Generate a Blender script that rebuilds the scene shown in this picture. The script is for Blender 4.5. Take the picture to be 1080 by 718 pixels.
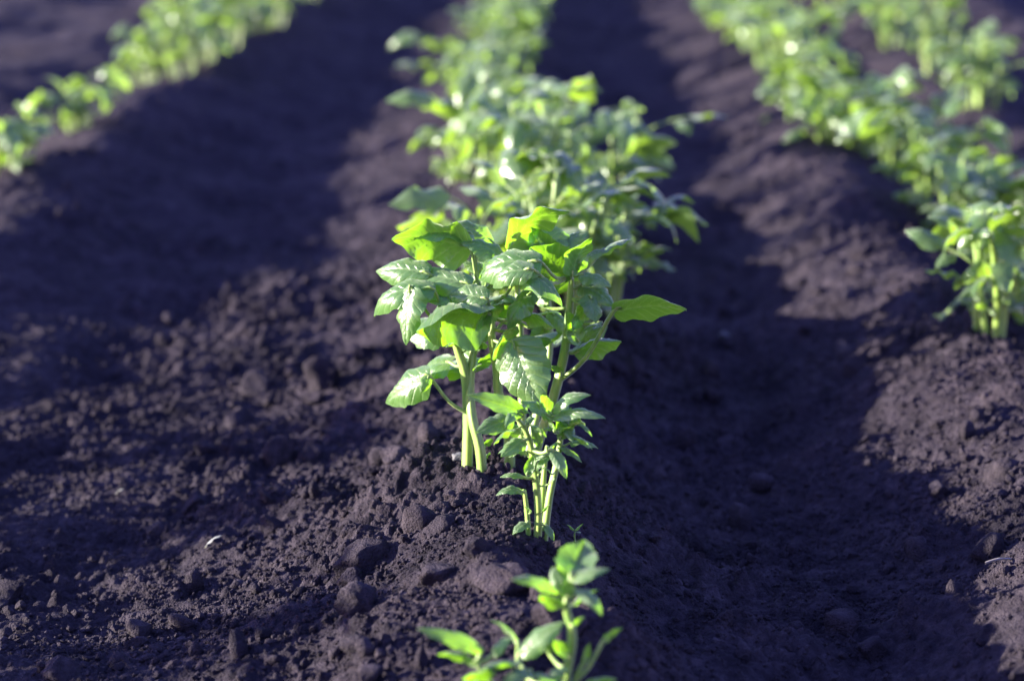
import bpy, bmesh, math, random
import numpy as np
from mathutils import Vector, Matrix

random.seed(7)
RNG = np.random.default_rng(11)
scene = bpy.context.scene
for o in list(bpy.data.objects):
    bpy.data.objects.remove(o)
COL = scene.collection
R = math.radians

# ------------------------------------------------------------------ camera
F_PX = 2400.0                      # focal length in pixels of a 1080 px wide frame
CAM = Vector((0.034, 0.0, 0.75))
PITCH = math.atan(549.0 / F_PX)
YAW = math.atan(60.0 / 2462.0)
cam_d = bpy.data.cameras.new('camera')
cam = bpy.data.objects.new('camera', cam_d)
COL.objects.link(cam)
cam.location = CAM
cam.rotation_euler = (math.pi / 2 - PITCH, 0, YAW)
cam_d.sensor_width = 36.0
cam_d.lens = F_PX / 1080.0 * 36.0
cam_d.clip_start = 0.05
cam_d.clip_end = 2000
cam_d.dof.use_dof = True
cam_d.dof.focus_distance = 2.50
cam_d.dof.aperture_fstop = 3.1
cam_d.dof.aperture_blades = 7
scene.camera = cam

# ------------------------------------------------------------------ sky, sun, exposure
SUN_AZ = R(-89)                    # from +Y (the row direction), clockwise: low on the left, square to the rows
SUN_EL = R(9.0)
world = bpy.data.worlds.new('World')
scene.world = world
world.use_nodes = True
wn = world.node_tree.nodes
wl = world.node_tree.links
sky = wn.new('ShaderNodeTexSky')
sky.sky_type = 'NISHITA'
sky.sun_disc = False
sky.sun_elevation = SUN_EL
sky.sun_rotation = SUN_AZ
sky.air_density = 1.3
sky.dust_density = 0.3
sky.ozone_density = 3.0
bg = wn['Background']
bg.inputs['Strength'].default_value = 0.115
tint = wn.new('ShaderNodeMixRGB')          # the photograph's cool white balance, the same over the whole sky
tint.blend_type = 'MULTIPLY'
tint.inputs['Fac'].default_value = 1.0
tint.inputs['Color2'].default_value = (1.18, 0.78, 1.62, 1)
wl.new(sky.outputs['Color'], tint.inputs['Color1'])
wl.new(tint.outputs['Color'], bg.inputs['Color'])

sun_d = bpy.data.lights.new('sun', 'SUN')
sun = bpy.data.objects.new('sun', sun_d)
COL.objects.link(sun)
sun_d.energy = 5.0
sun_d.angle = R(0.8)
sun_d.color = (1.0, 0.91, 0.81)
sdir = Vector((math.sin(SUN_AZ) * math.cos(SUN_EL), math.cos(SUN_AZ) * math.cos(SUN_EL), math.sin(SUN_EL)))
sun.rotation_euler = sdir.to_track_quat('Z', 'Y').to_euler()
sun.location = sdir * 30

scene.view_settings.view_transform = 'Standard'
scene.view_settings.look = 'None'
scene.view_settings.gamma = 1
scene.view_settings.use_curve_mapping = False
scene.view_settings.exposure = 2.33
scene.render.engine = 'CYCLES'
scene.cycles.max_bounces = 8
scene.cycles.transmission_bounces = 6

# ------------------------------------------------------------------ numeric helpers
CAMROT = cam.rotation_euler.to_matrix()


def ray(px, py):
    d = Vector(((px - 540.0) / F_PX, (359.0 - py) / F_PX, -1.0))
    return CAMROT @ d


def at(px, py, Y):
    """point on the vertical plane y=Y seen at photo pixel (px, py)"""
    d = ray(px, py)
    return CAM + d * ((Y - CAM.y) / d.y)


def hash2(ix, iy, seed):
    h = (ix.astype(np.int64) * 374761393 + iy.astype(np.int64) * 668265263 + seed * 982451653) & 0xffffffff
    h = ((h ^ (h >> 13)) * 1274126177) & 0xffffffff
    h = ((h ^ (h >> 16)) * 2246822519) & 0xffffffff
    h = h ^ (h >> 15)
    return (h & 0xffffff) / float(0xffffff)


def vnoise(x, y, s, seed):
    x = x / s
    y = y / s
    ix = np.floor(x)
    iy = np.floor(y)
    fx = x - ix
    fy = y - iy
    fx = fx * fx * (3 - 2 * fx)
    fy = fy * fy * (3 - 2 * fy)
    a = hash2(ix, iy, seed)
    b = hash2(ix + 1, iy, seed)
    c = hash2(ix, iy + 1, seed)
    d = hash2(ix + 1, iy + 1, seed)
    return (a * (1 - fx) + b * fx) * (1 - fy) + (c * (1 - fx) + d * fx) * fy - 0.5


def lumps(x, y, cell, seed, prob=0.7, rmin=0.25, rmax=0.62, flat=0.8):
    """half-buried round lumps, one per cell of a jittered grid"""
    gx = np.floor(x / cell)
    gy = np.floor(y / cell)
    out = np.zeros_like(x)
    for ox in (-1, 0, 1):
        for oy in (-1, 0, 1):
            cx = gx + ox
            cy = gy + oy
            px = (cx + hash2(cx, cy, seed)) * cell
            py = (cy + hash2(cx, cy, seed + 1)) * cell
            k = hash2(cx, cy, seed + 2)
            r = (rmin + (rmax - rmin) * k * k) * cell
            on = hash2(cx, cy, seed + 3) < prob
            an = hash2(cx, cy, seed + 4) * 3.14159
            st = 0.7 + 0.6 * hash2(cx, cy, seed + 5)
            dx = x - px
            dy = y - py
            ex = (dx * np.cos(an) + dy * np.sin(an)) * st
            ey = (-dx * np.sin(an) + dy * np.cos(an)) / st
            d2 = ex * ex + ey * ey
            h = np.sqrt(np.maximum(0, r * r - d2)) * flat
            out = np.maximum(out, np.where(on, h, 0))
    return out


ROWS = [-2.55, -1.86, -1.14, 0.0, 0.65, 1.17, 1.80, 2.45, 3.10]
DEPTH = 0.13


def row_x(X, y):
    bend = 0.0
    if X == 0.0:                     # the middle row swings a little to the left farther on
        f = np.clip((np.asarray(y, dtype=float) - 3.6) / 2.2, 0, 1)
        bend = -0.19 * f * f * (3 - 2 * f)
    return X + bend + 0.018 * np.sin(y * 1.7 + X * 5.0) + 0.012 * np.sin(y * 4.1 + X * 3.0)


MOUNDS = []      # (x, y, height, radius) low heaps of hoed-up soil


def base_h(x, y):
    x = np.asarray(x, dtype=float)
    y = np.asarray(y, dtype=float)
    z = np.zeros_like(x)
    for X in ROWS:
        dx = x - row_x(X, y)
        if X == 0.0:                 # the middle ridge: sharper, steeper on its right side
            dx = dx + 0.015
            d = np.where(dx > 0, dx / 0.185, -dx / 0.235)
            z = np.maximum(z, np.exp(-d ** 1.55))
        else:
            z = np.maximum(z, np.exp(-(np.abs(dx) / 0.215) ** 1.9) * (0.25 if X < -1.5 else 0.38 + 0.55 * np.clip((y - 3.7) / 1.4, 0, 1) if X < -1 else 1.0))
    far = np.clip((np.abs(x) - 2.6) / 0.6, 0, 1)
    z = z * (1 - far) + 0.4 * far
    z = -DEPTH + DEPTH * z
    z = z + 0.035 * vnoise(x, y, 0.42, 3) + 0.028 * vnoise(x, y, 0.17, 5)
    for mx, my, mh, mr in MOUNDS:
        z = z + mh * np.exp(-((x - mx) ** 2 + (y - my) ** 2) / (mr * mr))
    return z


def pg(px, py):
    """where the sight line of a photo pixel meets the (smooth) soil"""
    d = ray(px, py)
    t = np.linspace(0.5, 30, 12000)
    under = CAM.z + d.z * t <= base_h(CAM.x + d.x * t, CAM.y + d.y * t)
    return CAM + d * float(t[int(np.argmax(under))])


for (px, py, mh, mr) in [(448, 505, 0.022, 0.055), (400, 440, 0.03, 0.06), (385, 395, 0.03, 0.07), (520, 600, 0.02, 0.04),
                         (330, 640, 0.012, 0.06), (700, 590, 0.02, 0.06), (905, 520, 0.02, 0.07), (850, 700, 0.03, 0.07),
                         (1000, 560, 0.02, 0.06), (645, 690, 0.035, 0.06), (960, 420, 0.03, 0.08)]:
    q = pg(px, py)
    MOUNDS.append((q.x, q.y, mh, mr))


rgm = random.Random(3)
for k in range(110):                    # uneven heaps left by the hoe
    if k % 7 == 0:
        MOUNDS.append((rgm.uniform(-0.07, 0.04), rgm.uniform(2.75, 5.0), rgm.uniform(0.008, 0.022), rgm.uniform(0.03, 0.07)))
    elif k % 5 < 3:
        mx, my = rgm.uniform(0.18, 0.66), 1.9 + 3.6 * rgm.random() ** 1.3
        MOUNDS.append((mx, my, rgm.uniform(0.008, 0.026), rgm.uniform(0.028, 0.06)))
    else:
        mx, my = rgm.uniform(-0.55, -0.10), 1.9 + 3.0 * rgm.random() ** 1.3
        MOUNDS.append((mx, my, rgm.uniform(0.005, 0.016), rgm.uniform(0.025, 0.055)))


def full_h(x, y):
    z = base_h(x, y)
    # how broken-up the soil is, patch by patch
    rough = np.clip(0.75 + 1.6 * vnoise(x, y, 0.23, 21) + 0.8 * vnoise(x, y, 0.08, 22), 0.25, 1.5)
    z = z + 0.016 * vnoise(x, y, 0.07, 7) + 0.010 * vnoise(x, y, 0.033, 8) * rough
    wx = x + 0.012 * vnoise(x, y, 0.03, 31)
    wy = y + 0.012 * vnoise(x, y, 0.03, 32)
    z = z + lumps(wx, wy, 0.085, 40, 0.20, 0.10, 0.30, 0.55) * rough
    z = z + lumps(wx, wy, 0.040, 50, 0.30, 0.12, 0.40, 0.7) * rough
    z = z + lumps(wx, wy, 0.019, 60, 0.5, 0.2, 0.5, 0.75) * rough
    z = z + lumps(x, y, 0.0095, 70, 0.75, 0.3, 0.65, 0.9) * np.maximum(rough, 0.6)
    z = z + 0.006 * vnoise(x, y, 0.014, 9) * rough + 0.0045 * vnoise(x, y, 0.007, 10) + 0.0028 * vnoise(x, y, 0.004, 11)
    return z


# ------------------------------------------------------------------ materials
def nt(name):
    m = bpy.data.materials.new(name)
    m.use_nodes = True
    t = m.node_tree
    t.nodes.clear()
    out = t.nodes.new('ShaderNodeOutputMaterial')
    return m, t, t.nodes, t.links, out


def ramp(nodes, stops):
    r = nodes.new('ShaderNodeValToRGB')
    el = r.color_ramp.elements
    while len(el) < len(stops):
        el.new(0.5)
    for e, (p, c) in zip(el, stops):
        e.position = p
        e.color = (c[0], c[1], c[2], 1) if len(c) == 3 else c
    return r


def soil_mat(name, dark, mid, light, bump=1.0):
    m, t, n, l, out = nt(name)
    b = n.new('ShaderNodeBsdfPrincipled')
    tc = n.new('ShaderNodeNewGeometry')
    n1 = n.new('ShaderNodeTexNoise')
    n1.inputs['Scale'].default_value = 38
    n1.inputs['Detail'].default_value = 9
    n1.inputs['Roughness'].default_value = 0.72
    r = ramp(n, [(0.28, dark), (0.5, mid), (0.76, light)])
    l.new(tc.outputs['Position'], n1.inputs['Vector'])
    l.new(n1.outputs['Fac'], r.inputs['Fac'])
    n3_ = n.new('ShaderNodeTexNoise')
    n3_.inputs['Scale'].default_value = 7.5
    n3_.inputs['Detail'].default_value = 7
    n3_.inputs['Roughness'].default_value = 0.65
    l.new(tc.outputs['Position'], n3_.inputs['Vector'])
    r3 = ramp(n, [(0.33, (0.50, 0.50, 0.56)), (0.52, (1.0, 0.98, 1.0)), (0.70, (1.42, 1.36, 1.28))])
    l.new(n3_.outputs['Fac'], r3.inputs['Fac'])
    mu = n.new('ShaderNodeMixRGB')
    mu.blend_type = 'MULTIPLY'
    mu.inputs['Fac'].default_value = 1.0
    l.new(r.outputs['Color'], mu.inputs['Color1'])
    l.new(r3.outputs['Color'], mu.inputs['Color2'])
    l.new(mu.outputs['Color'], b.inputs['Base Color'])
    b.inputs['Roughness'].default_value = 0.95
    b.inputs['Specular IOR Level'].default_value = 0.12
    n2 = n.new('ShaderNodeTexNoise')
    n2.inputs['Scale'].default_value = 230
    n2.inputs['Detail'].default_value = 6
    n2.inputs['Roughness'].default_value = 0.7
    l.new(tc.outputs['Position'], n2.inputs['Vector'])
    v = n.new('ShaderNodeTexVoronoi')
    v.inputs['Scale'].default_value = 330
    l.new(tc.outputs['Position'], v.inputs['Vector'])
    mx = n.new('ShaderNodeMath')
    mx.operation = 'SUBTRACT'
    l.new(n2.outputs['Fac'], mx.inputs[0])
    sc = n.new('ShaderNodeMath')
    sc.operation = 'MULTIPLY'
    sc.inputs[1].default_value = 0.5
    l.new(v.outputs['Distance'], sc.inputs[0])
    l.new(sc.outputs[0], mx.inputs[1])
    bp = n.new('ShaderNodeBump')
    bp.inputs['Strength'].default_value = 1.0 * bump
    bp.inputs['Distance'].default_value = 0.006
    l.new(mx.outputs[0], bp.inputs['Height'])
    l.new(bp.outputs['Normal'], b.inputs['Normal'])
    l.new(b.outputs['BSDF'], out.inputs['Surface'])
    return m


M = {}
M['soil'] = soil_mat('dark_soil', (0.012, 0.0098, 0.0128), (0.032, 0.0265, 0.0325), (0.078, 0.066, 0.075))
M['clod'] = soil_mat('dry_clod', (0.015, 0.0125, 0.0155), (0.036, 0.030, 0.036), (0.078, 0.066, 0.075))
M['pale'] = soil_mat('pale_stone', (0.09, 0.09, 0.085), (0.15, 0.15, 0.14), (0.22, 0.22, 0.20), 0.4)


def leaf_mat(name, dark, mid, light, trans, tfac, veins=True, rough=0.36, sheen=0.7):
    m, t, n, l, out = nt(name)
    b = n.new('ShaderNodeBsdfPrincipled')
    uv = n.new('ShaderNodeUVMap')
    sep = n.new('ShaderNodeSeparateXYZ')
    l.new(uv.outputs['UV'], sep.inputs[0])

    def math_(op, a, bb=None):
        x = n.new('ShaderNodeMath')
        x.operation = op
        for i, val in enumerate((a, bb)):
            if val is None:
                continue
            if isinstance(val, (int, float)):
                x.inputs[i].default_value = val
            else:
                l.new(val, x.inputs[i])
        return x.outputs[0]

    u = sep.outputs['X']
    v = math_('MULTIPLY', math_('ABSOLUTE', math_('SUBTRACT', sep.outputs['Y'], 0.5)), 2.0)
    ph = math_('SUBTRACT', math_('MULTIPLY', u, 7.0), math_('MULTIPLY', math_('POWER', v, 0.8), 2.2))
    fr = math_('ABSOLUTE', math_('SUBTRACT', math_('FRACT', math_('ADD', ph, 0.5)), 0.5))
    side = math_('SUBTRACT', 1.0, math_('MINIMUM', math_('DIVIDE', fr, 0.10), 1.0))
    mid_ = math_('SUBTRACT', 1.0, math_('MINIMUM', math_('DIVIDE', v, 0.085), 1.0))
    vein = math_('MAXIMUM', math_('MULTIPLY', side, 0.75), mid_)
    oi = n.new('ShaderNodeObjectInfo')
    tc = n.new('ShaderNodeTexCoord')
    nz = n.new('ShaderNodeTexNoise')
    nz.inputs['Scale'].default_value = 5.0
    nz.inputs['Detail'].default_value = 5
    l.new(tc.outputs['Object'], nz.inputs['Vector'])
    mixf = math_('ADD', math_('MULTIPLY', nz.outputs['Fac'], 0.7), math_('MULTIPLY', oi.outputs['Random'], 0.35))
    r = ramp(n, [(0.25, dark), (0.55, mid), (0.85, light)])
    l.new(mixf, r.inputs['Fac'])
    mc = n.new('ShaderNodeMixRGB')
    mc.inputs['Color2'].default_value = (light[0] * 1.7, light[1] * 1.5, light[2] * 1.5, 1)
    l.new(math_('MULTIPLY', vein, 0.32), mc.inputs['Fac'])
    l.new(r.outputs['Color'], mc.inputs['Color1'])
    l.new(mc.outputs['Color'], b.inputs['Base Color'])
    b.inputs['Roughness'].default_value = rough
    b.inputs['Specular IOR Level'].default_value = 1.0
    b.inputs['Coat Weight'].default_value = 0.15
    b.inputs['Coat Roughness'].default_value = 0.36
    b.inputs['Sheen Weight'].default_value = sheen
    b.inputs['Sheen Roughness'].default_value = 0.45
    b.inputs['Sheen Tint'].default_value = (0.90, 1.0, 0.78, 1)
    b.inputs['Specular Tint'].default_value = (0.88, 1.0, 0.86, 1)
    # fine cell relief between the veins and the sunken veins
    vo = n.new('ShaderNodeTexVoronoi')
    vo.inputs['Scale'].default_value = 26
    l.new(tc.outputs['Object'], vo.inputs['Vector'])
    hgt = math_('SUBTRACT', math_('MULTIPLY', math_('SUBTRACT', 1.0, vo.outputs['Distance']), 0.35), math_('MULTIPLY', vein, 0.8))
    bp = n.new('ShaderNodeBump')
    bp.inputs['Strength'].default_value = 0.55
    bp.inputs['Distance'].default_value = 0.0013
    l.new(hgt, bp.inputs['Height'])
    l.new(bp.outputs['Normal'], b.inputs['Normal'])
    tr = n.new('ShaderNodeBsdfTranslucent')
    tcm = n.new('ShaderNodeMixRGB')
    tcm.inputs['Color1'].default_value = (trans[0], trans[1], trans[2], 1)
    tcm.inputs['Color2'].default_value = (trans[0] * 0.6, trans[1] * 0.72, trans[2] * 0.5, 1)
    l.new(math_('MULTIPLY', nz.outputs['Fac'], 0.7), tcm.inputs['Fac'])
    tcv = n.new('ShaderNodeMixRGB')
    tcv.inputs['Color2'].default_value = (trans[0] * 1.3, trans[1] * 1.15, trans[2] * 1.5, 1)
    l.new(math_('MULTIPLY', vein, 0.6), tcv.inputs['Fac'])
    l.new(tcm.outputs['Color'], tcv.inputs['Color1'])
    l.new(tcv.outputs['Color'], tr.inputs['Color'])
    mix = n.new('ShaderNodeMixShader')
    mix.inputs['Fac'].default_value = tfac
    l.new(b.outputs['BSDF'], mix.inputs[1])
    l.new(tr.outputs['BSDF'], mix.inputs[2])
    l.new(mix.outputs[0], out.inputs['Surface'])
    return m


M['leaf'] = leaf_mat('potato_leaf', (0.042, 0.105, 0.020), (0.088, 0.172, 0.042), (0.165, 0.262, 0.095), (0.31, 0.64, 0.018), 0.46, sheen=0.45)
M['leaf_far'] = leaf_mat('potato_leaf_row', (0.042, 0.092, 0.018), (0.078, 0.146, 0.032), (0.130, 0.212, 0.060), (0.34, 0.55, 0.04), 0.44, sheen=0.4, rough=0.27)
M['debris'] = leaf_mat('dry_leaf_scrap', (0.14, 0.13, 0.10), (0.20, 0.19, 0.15), (0.27, 0.25, 0.20), (0.4, 0.38, 0.2), 0.2)


def stem_mat(name, c1, c2):
    m, t, n, l, out = nt(name)
    b = n.new('ShaderNodeBsdfPrincipled')
    tc = n.new('ShaderNodeTexCoord')
    mp = n.new('ShaderNodeMapping')
    mp.inputs['Scale'].default_value = (160, 160, 14)
    nz = n.new('ShaderNodeTexNoise')
    nz.inputs['Scale'].default_value = 1.0
    nz.inputs['Detail'].default_value = 4
    l.new(tc.outputs['Object'], mp.inputs['Vector'])
    l.new(mp.outputs['Vector'], nz.inputs['Vector'])
    r = ramp(n, [(0.3, c1), (0.7, c2)])
    l.new(nz.outputs['Fac'], r.inputs['Fac'])
    l.new(r.outputs['Color'], b.inputs['Base Color'])
    b.inputs['Roughness'].default_value = 0.45
    b.inputs['Sheen Weight'].default_value = 0.3
    b.inputs['Subsurface Weight'].default_value = 0.35
    b.inputs['Subsurface Radius'].default_value = (0.006, 0.008, 0.002)
    bp = n.new('ShaderNodeBump')
    bp.inputs['Strength'].default_value = 0.5
    bp.inputs['Distance'].default_value = 0.0015
    l.new(nz.outputs['Fac'], bp.inputs['Height'])
    l.new(bp.outputs['Normal'], b.inputs['Normal'])
    l.new(b.outputs['BSDF'], out.inputs['Surface'])
    return m


M['stem'] = stem_mat('potato_stem', (0.105, 0.215, 0.020), (0.265, 0.375, 0.055))
M['straw'] = stem_mat('dry_straw', (0.14, 0.12, 0.09), (0.22, 0.19, 0.15))


# ------------------------------------------------------------------ object helpers
def tag(o, label=None, cat=None, group=None, kind=None):
    if label:
        o['label'] = label
    if cat:
        o['category'] = cat
    if group:
        o['group'] = group
    if kind:
        o['kind'] = kind
    return o


def link(o, parent=None):
    COL.objects.link(o)
    if parent:
        o.parent = parent
    return o


def mesh_np(name, co, faces, mat, smooth=True, uv=None):
    """faces: (n,k) int array of equal-sided faces"""
    me = bpy.data.meshes.new(name)
    co = np.ascontiguousarray(co, dtype=np.float32)
    faces = np.ascontiguousarray(faces, dtype=np.int32)
    n, k = faces.shape
    me.vertices.add(len(co))
    me.vertices.foreach_set('co', co.ravel())
    me.loops.add(n * k)
    me.loops.foreach_set('vertex_index', faces.ravel())
    me.polygons.add(n)
    me.polygons.foreach_set('loop_start', np.arange(0, n * k, k, dtype=np.int32))
    me.polygons.foreach_set('use_smooth', np.full(n, smooth, dtype=bool))
    if uv is not None:
        ul = me.uv_layers.new(name='UVMap')
        ul.data.foreach_set('uv', np.ascontiguousarray(uv[faces.ravel()], dtype=np.float32).ravel())
    me.update(calc_edges=True)
    me.validate()
    me.materials.append(mat)
    return me


def tube_geo(pts, radii, seg=8, ribs=0.0):
    """smooth tube through control points; returns verts, quad faces"""
    P = [Vector(p) for p in pts]
    if len(P) > 2:                      # catmull-rom refinement
        Q, RR = [], []
        for i in range(len(P) - 1):
            p0 = P[max(i - 1, 0)]
            p1, p2 = P[i], P[i + 1]
            p3 = P[min(i + 2, len(P) - 1)]
            for k in range(4):
                s = k / 4.0
                Q.append(0.5 * ((2 * p1) + (p2 - p0) * s + (2 * p0 - 5 * p1 + 4 * p2 - p3) * s * s + (3 * p1 - p0 - 3 * p2 + p3) * s ** 3))
                RR.append(radii[i] * (1 - s) + radii[i + 1] * s)
        Q.append(P[-1])
        RR.append(radii[-1])
        P, radii = Q, RR
    n = len(P)
    vs, fs = [], []
    ref = Vector((0.3, 1, 0.1)).normalized()
    for i in range(n):
        tg = (P[min(i + 1, n - 1)] - P[max(i - 1, 0)]).normalized()
        a = tg.cross(ref)
        if a.length < 1e-4:
            a = tg.cross(Vector((1, 0, 0)))
        a.normalize()
        b = tg.cross(a)
        for j in range(seg):
            th = 2 * math.pi * j / seg
            r = radii[i] * (1 + ribs * math.cos(3 * th))
            vs.append(P[i] + a * (r * math.cos(th)) + b * (r * math.sin(th)))
    for i in range(n - 1):
        for j in range(seg):
            fs.append((i * seg + j, i * seg + (j + 1) % seg, (i + 1) * seg + (j + 1) % seg, (i + 1) * seg + j))
    # close the tip
    tip = len(vs)
    vs.append(P[-1])
    for j in range(seg):
        fs.append(((n - 1) * seg + j, (n - 1) * seg + (j + 1) % seg, tip, tip))
    return vs, fs, P


def tube(name, pts, radii, mat, parent=None, seg=8, ribs=0.0):
    vs, fs, path = tube_geo(pts, radii, seg, ribs)
    me = bpy.data.meshes.new(name)
    me.from_pydata([tuple(v) for v in vs], [], [f if f[2] != f[3] else f[:3] for f in fs])
    me.polygons.foreach_set('use_smooth', [True] * len(me.polygons))
    me.materials.append(mat)
    return link(bpy.data.objects.new(name, me), parent), path


def leaf_geo(nu, nv, w, arch=0.1, cup=0.3, fold=0.0, ripple=0.15, quilt=0.03, tip=0.0, twist=0.0, seed=0):
    """ovate leaflet, unit length along +x, upper side +z. returns co, faces, uv"""
    rg = random.Random(seed)
    pa, pb = rg.uniform(0, 6.28), rg.uniform(0, 6.28)
    f1, f2 = rg.uniform(1.6, 2.6), rg.uniform(1.6, 2.6)
    asym = rg.uniform(-0.08, 0.08)
    co, uvs = [], []
    for i in range(nu + 1):
        u = i / nu
        # ovate outline, widest at 0.4, pointed tip
        prof = math.sin(math.pi * min(1, u ** 0.70)) ** 0.62 * (1 - 0.35 * max(0, (u - 0.7) / 0.3) ** 2) if 0 < u < 1 else 0.0
        prof = prof * (1.0 - 0.12 * u) + (0.02 if i in (0, nu) else 0)
        half = 0.5 * w * prof
        zc = arch * 4 * u * (1 - u) - tip * max(0, u - 0.55) ** 2 * 4
        tw = twist * u
        for j in range(nv + 1):
            v = -1 + 2 * j / nv
            a = abs(v)
            ph, ff = (pa, f1) if v < 0 else (pb, f2)
            edge = 1 + 0.05 * math.sin(ff * 2.3 * 6.28 * u + ph) * a
            y = half * v * edge * (1 + asym * (1 if v > 0 else -1)) * (1 - 0.22 * abs(cup) * a * a)
            z = -cup * half * a * a + fold * half * a
            z += ripple * half * a ** 1.6 * math.sin(ff * 6.28 * u + ph)
            q = abs(math.sin(math.pi * (7 * u - 2.2 * a ** 0.8)))
            z += quilt * w * (q - 0.5) * (1 - a ** 4) * min(1, prof * 1.5)
            z -= quilt * w * 0.8 * math.exp(-(v / 0.13) ** 2)
            x = u - 0.05 * a * a * w * (1 - u)
            yy = y * math.cos(tw) - z * math.sin(tw)
            zz = y * math.sin(tw) + z * math.cos(tw)
            co.append((x, yy, zz + zc))
            uvs.append((u, 0.5 + 0.5 * v))
    fs = []
    W = nv + 1
    for i in range(nu):
        for j in range(nv):
            fs.append((i * W + j, (i + 1) * W + j, (i + 1) * W + j + 1, i * W + j + 1))
    return np.array(co), np.array(fs), np.array(uvs)


def frame(base, tip, nh):
    """matrix: x along base->tip with the length as scale, z near nh"""
    b, t = Vector(base), Vector(tip)
    x = t - b
    L = x.length
    x.normalize()
    z = Vector(nh)
    z = z - x * z.dot(x)
    if z.length < 1e-3:
        z = Vector((0, 0, 1)) - x * x.z
    z.normalize()
    y = z.cross(x)
    m = Matrix((x, y, z)).transposed().to_4x4() @ Matrix.Scale(L, 4)
    m.translation = b
    return m


# ------------------------------------------------------------------ the ground
def graded(stops):
    """coordinates from (position, step) stops, the step growing evenly between stops"""
    xs = [stops[0][0]]
    for (a, sa), (b, sb) in zip(stops[:-1], stops[1:]):
        while xs[-1] < b - 1e-6:
            f = (xs[-1] - a) / (b - a)
            xs.append(xs[-1] + sa * (sb / sa) ** f)
    return np.array(xs)


GX = graded([(-300, 60), (-12, 1.2), (-3.2, 0.06), (-1.5, 0.018), (-0.66, 0.003), (0.70, 0.003), (1.6, 0.016), (3.2, 0.06), (12, 1.2), (300, 60)])
GY = graded([(-120, 40), (-4, 0.8), (1.0, 0.04), (1.78, 0.003), (3.05, 0.003), (4.5, 0.011), (8, 0.03), (14, 0.08), (40, 1.5), (600, 80)])
XX, YY = np.meshgrid(GX, GY)
ZZ = full_h(XX.ravel(), YY.ravel()).reshape(XX.shape)
nx, ny = len(GX), len(GY)
idx = np.arange(nx * ny).reshape(ny, nx)
gf = np.stack([idx[:-1, :-1], idx[:-1, 1:], idx[1:, 1:], idx[1:, :-1]], -1).reshape(-1, 4)
gme = mesh_np('tilled_soil', np.stack([XX.ravel(), YY.ravel(), ZZ.ravel()], -1), gf, M['soil'])
ground = link(bpy.data.objects.new('tilled_soil', gme))
tag(ground, 'dark tilled soil hoed up into ridges with furrows between', 'soil', kind='structure')



def gh(x, y):
    x = np.atleast_1d(np.asarray(x, dtype=float))
    y = np.atleast_1d(np.asarray(y, dtype=float))
    i = np.clip(np.searchsorted(GX, x) - 1, 0, nx - 2)
    j = np.clip(np.searchsorted(GY, y) - 1, 0, ny - 2)
    fx = (x - GX[i]) / (GX[i + 1] - GX[i])
    fy = (y - GY[j]) / (GY[j + 1] - GY[j])
    return (ZZ[j, i] * (1 - fx) + ZZ[j, i + 1] * fx) * (1 - fy) + (ZZ[j + 1, i] * (1 - fx) + ZZ[j + 1, i + 1] * fx) * fy


def gz(x, y):
    return float(gh(x, y)[0])


# ------------------------------------------------------------------ crumbs and clods
def ico(sub):
    bm = bmesh.new()
    bmesh.ops.create_icosphere(bm, subdivisions=sub, radius=1)
    co = np.array([v.co[:] for v in bm.verts])
    fs = np.array([[v.index for v in f.verts] for f in bm.faces])
    bm.free()
    return co, fs


ICO1, ICO2, ICO3, ICO4 = ico(1), ico(2), ico(3), ico(4)


def n3(co, s, seed):
    return (vnoise(co[:, 0] + co[:, 2] * 0.61, co[:, 1] - co[:, 2] * 0.37, s, seed) + vnoise(co[:, 1] + co[:, 0] * 0.45, co[:, 2] + co[:, 0] * 0.31, s, seed + 9))


def clod_geo(geo, seed, amp=0.35):
    co, fs = geo
    co = co.copy()
    rg = np.random.default_rng(seed)
    # a few planar breaks make it angular
    for _ in range(9):
        d = rg.normal(size=3)
        d /= np.linalg.norm(d)
        c = rg.uniform(0.5, 0.85)
        h = co @ d
        co = co - np.outer(np.maximum(0, h - c) * 0.93, d)
    off = rg.uniform(-50, 50, 3)
    rr = 1 + amp * 0.8 * n3(co + off, 0.9, seed) + amp * 0.45 * n3(co + off, 0.38, seed + 2) + amp * 0.30 * n3(co + off, 0.17, seed + 4) + amp * 0.22 * n3(co + off, 0.08, seed + 6)
    co = co * rr[:, None]
    co = co * np.array([rg.uniform(0.9, 1.15), rg.uniform(0.85, 1.1), rg.uniform(0.72, 0.92)])
    return co, fs


def rotmat(rg, n):
    q = rg.normal(size=(n, 4))
    q /= np.linalg.norm(q, axis=1)[:, None]
    w, x, y, z = q.T
    return np.stack([np.stack([1 - 2 * (y * y + z * z), 2 * (x * y - z * w), 2 * (x * z + y * w)], -1),
                     np.stack([2 * (x * y + z * w), 1 - 2 * (x * x + z * z), 2 * (y * z - x * w)], -1),
                     np.stack([2 * (x * z - y * w), 2 * (y * z + x * w), 1 - 2 * (x * x + y * y)], -1)], -2)


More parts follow.
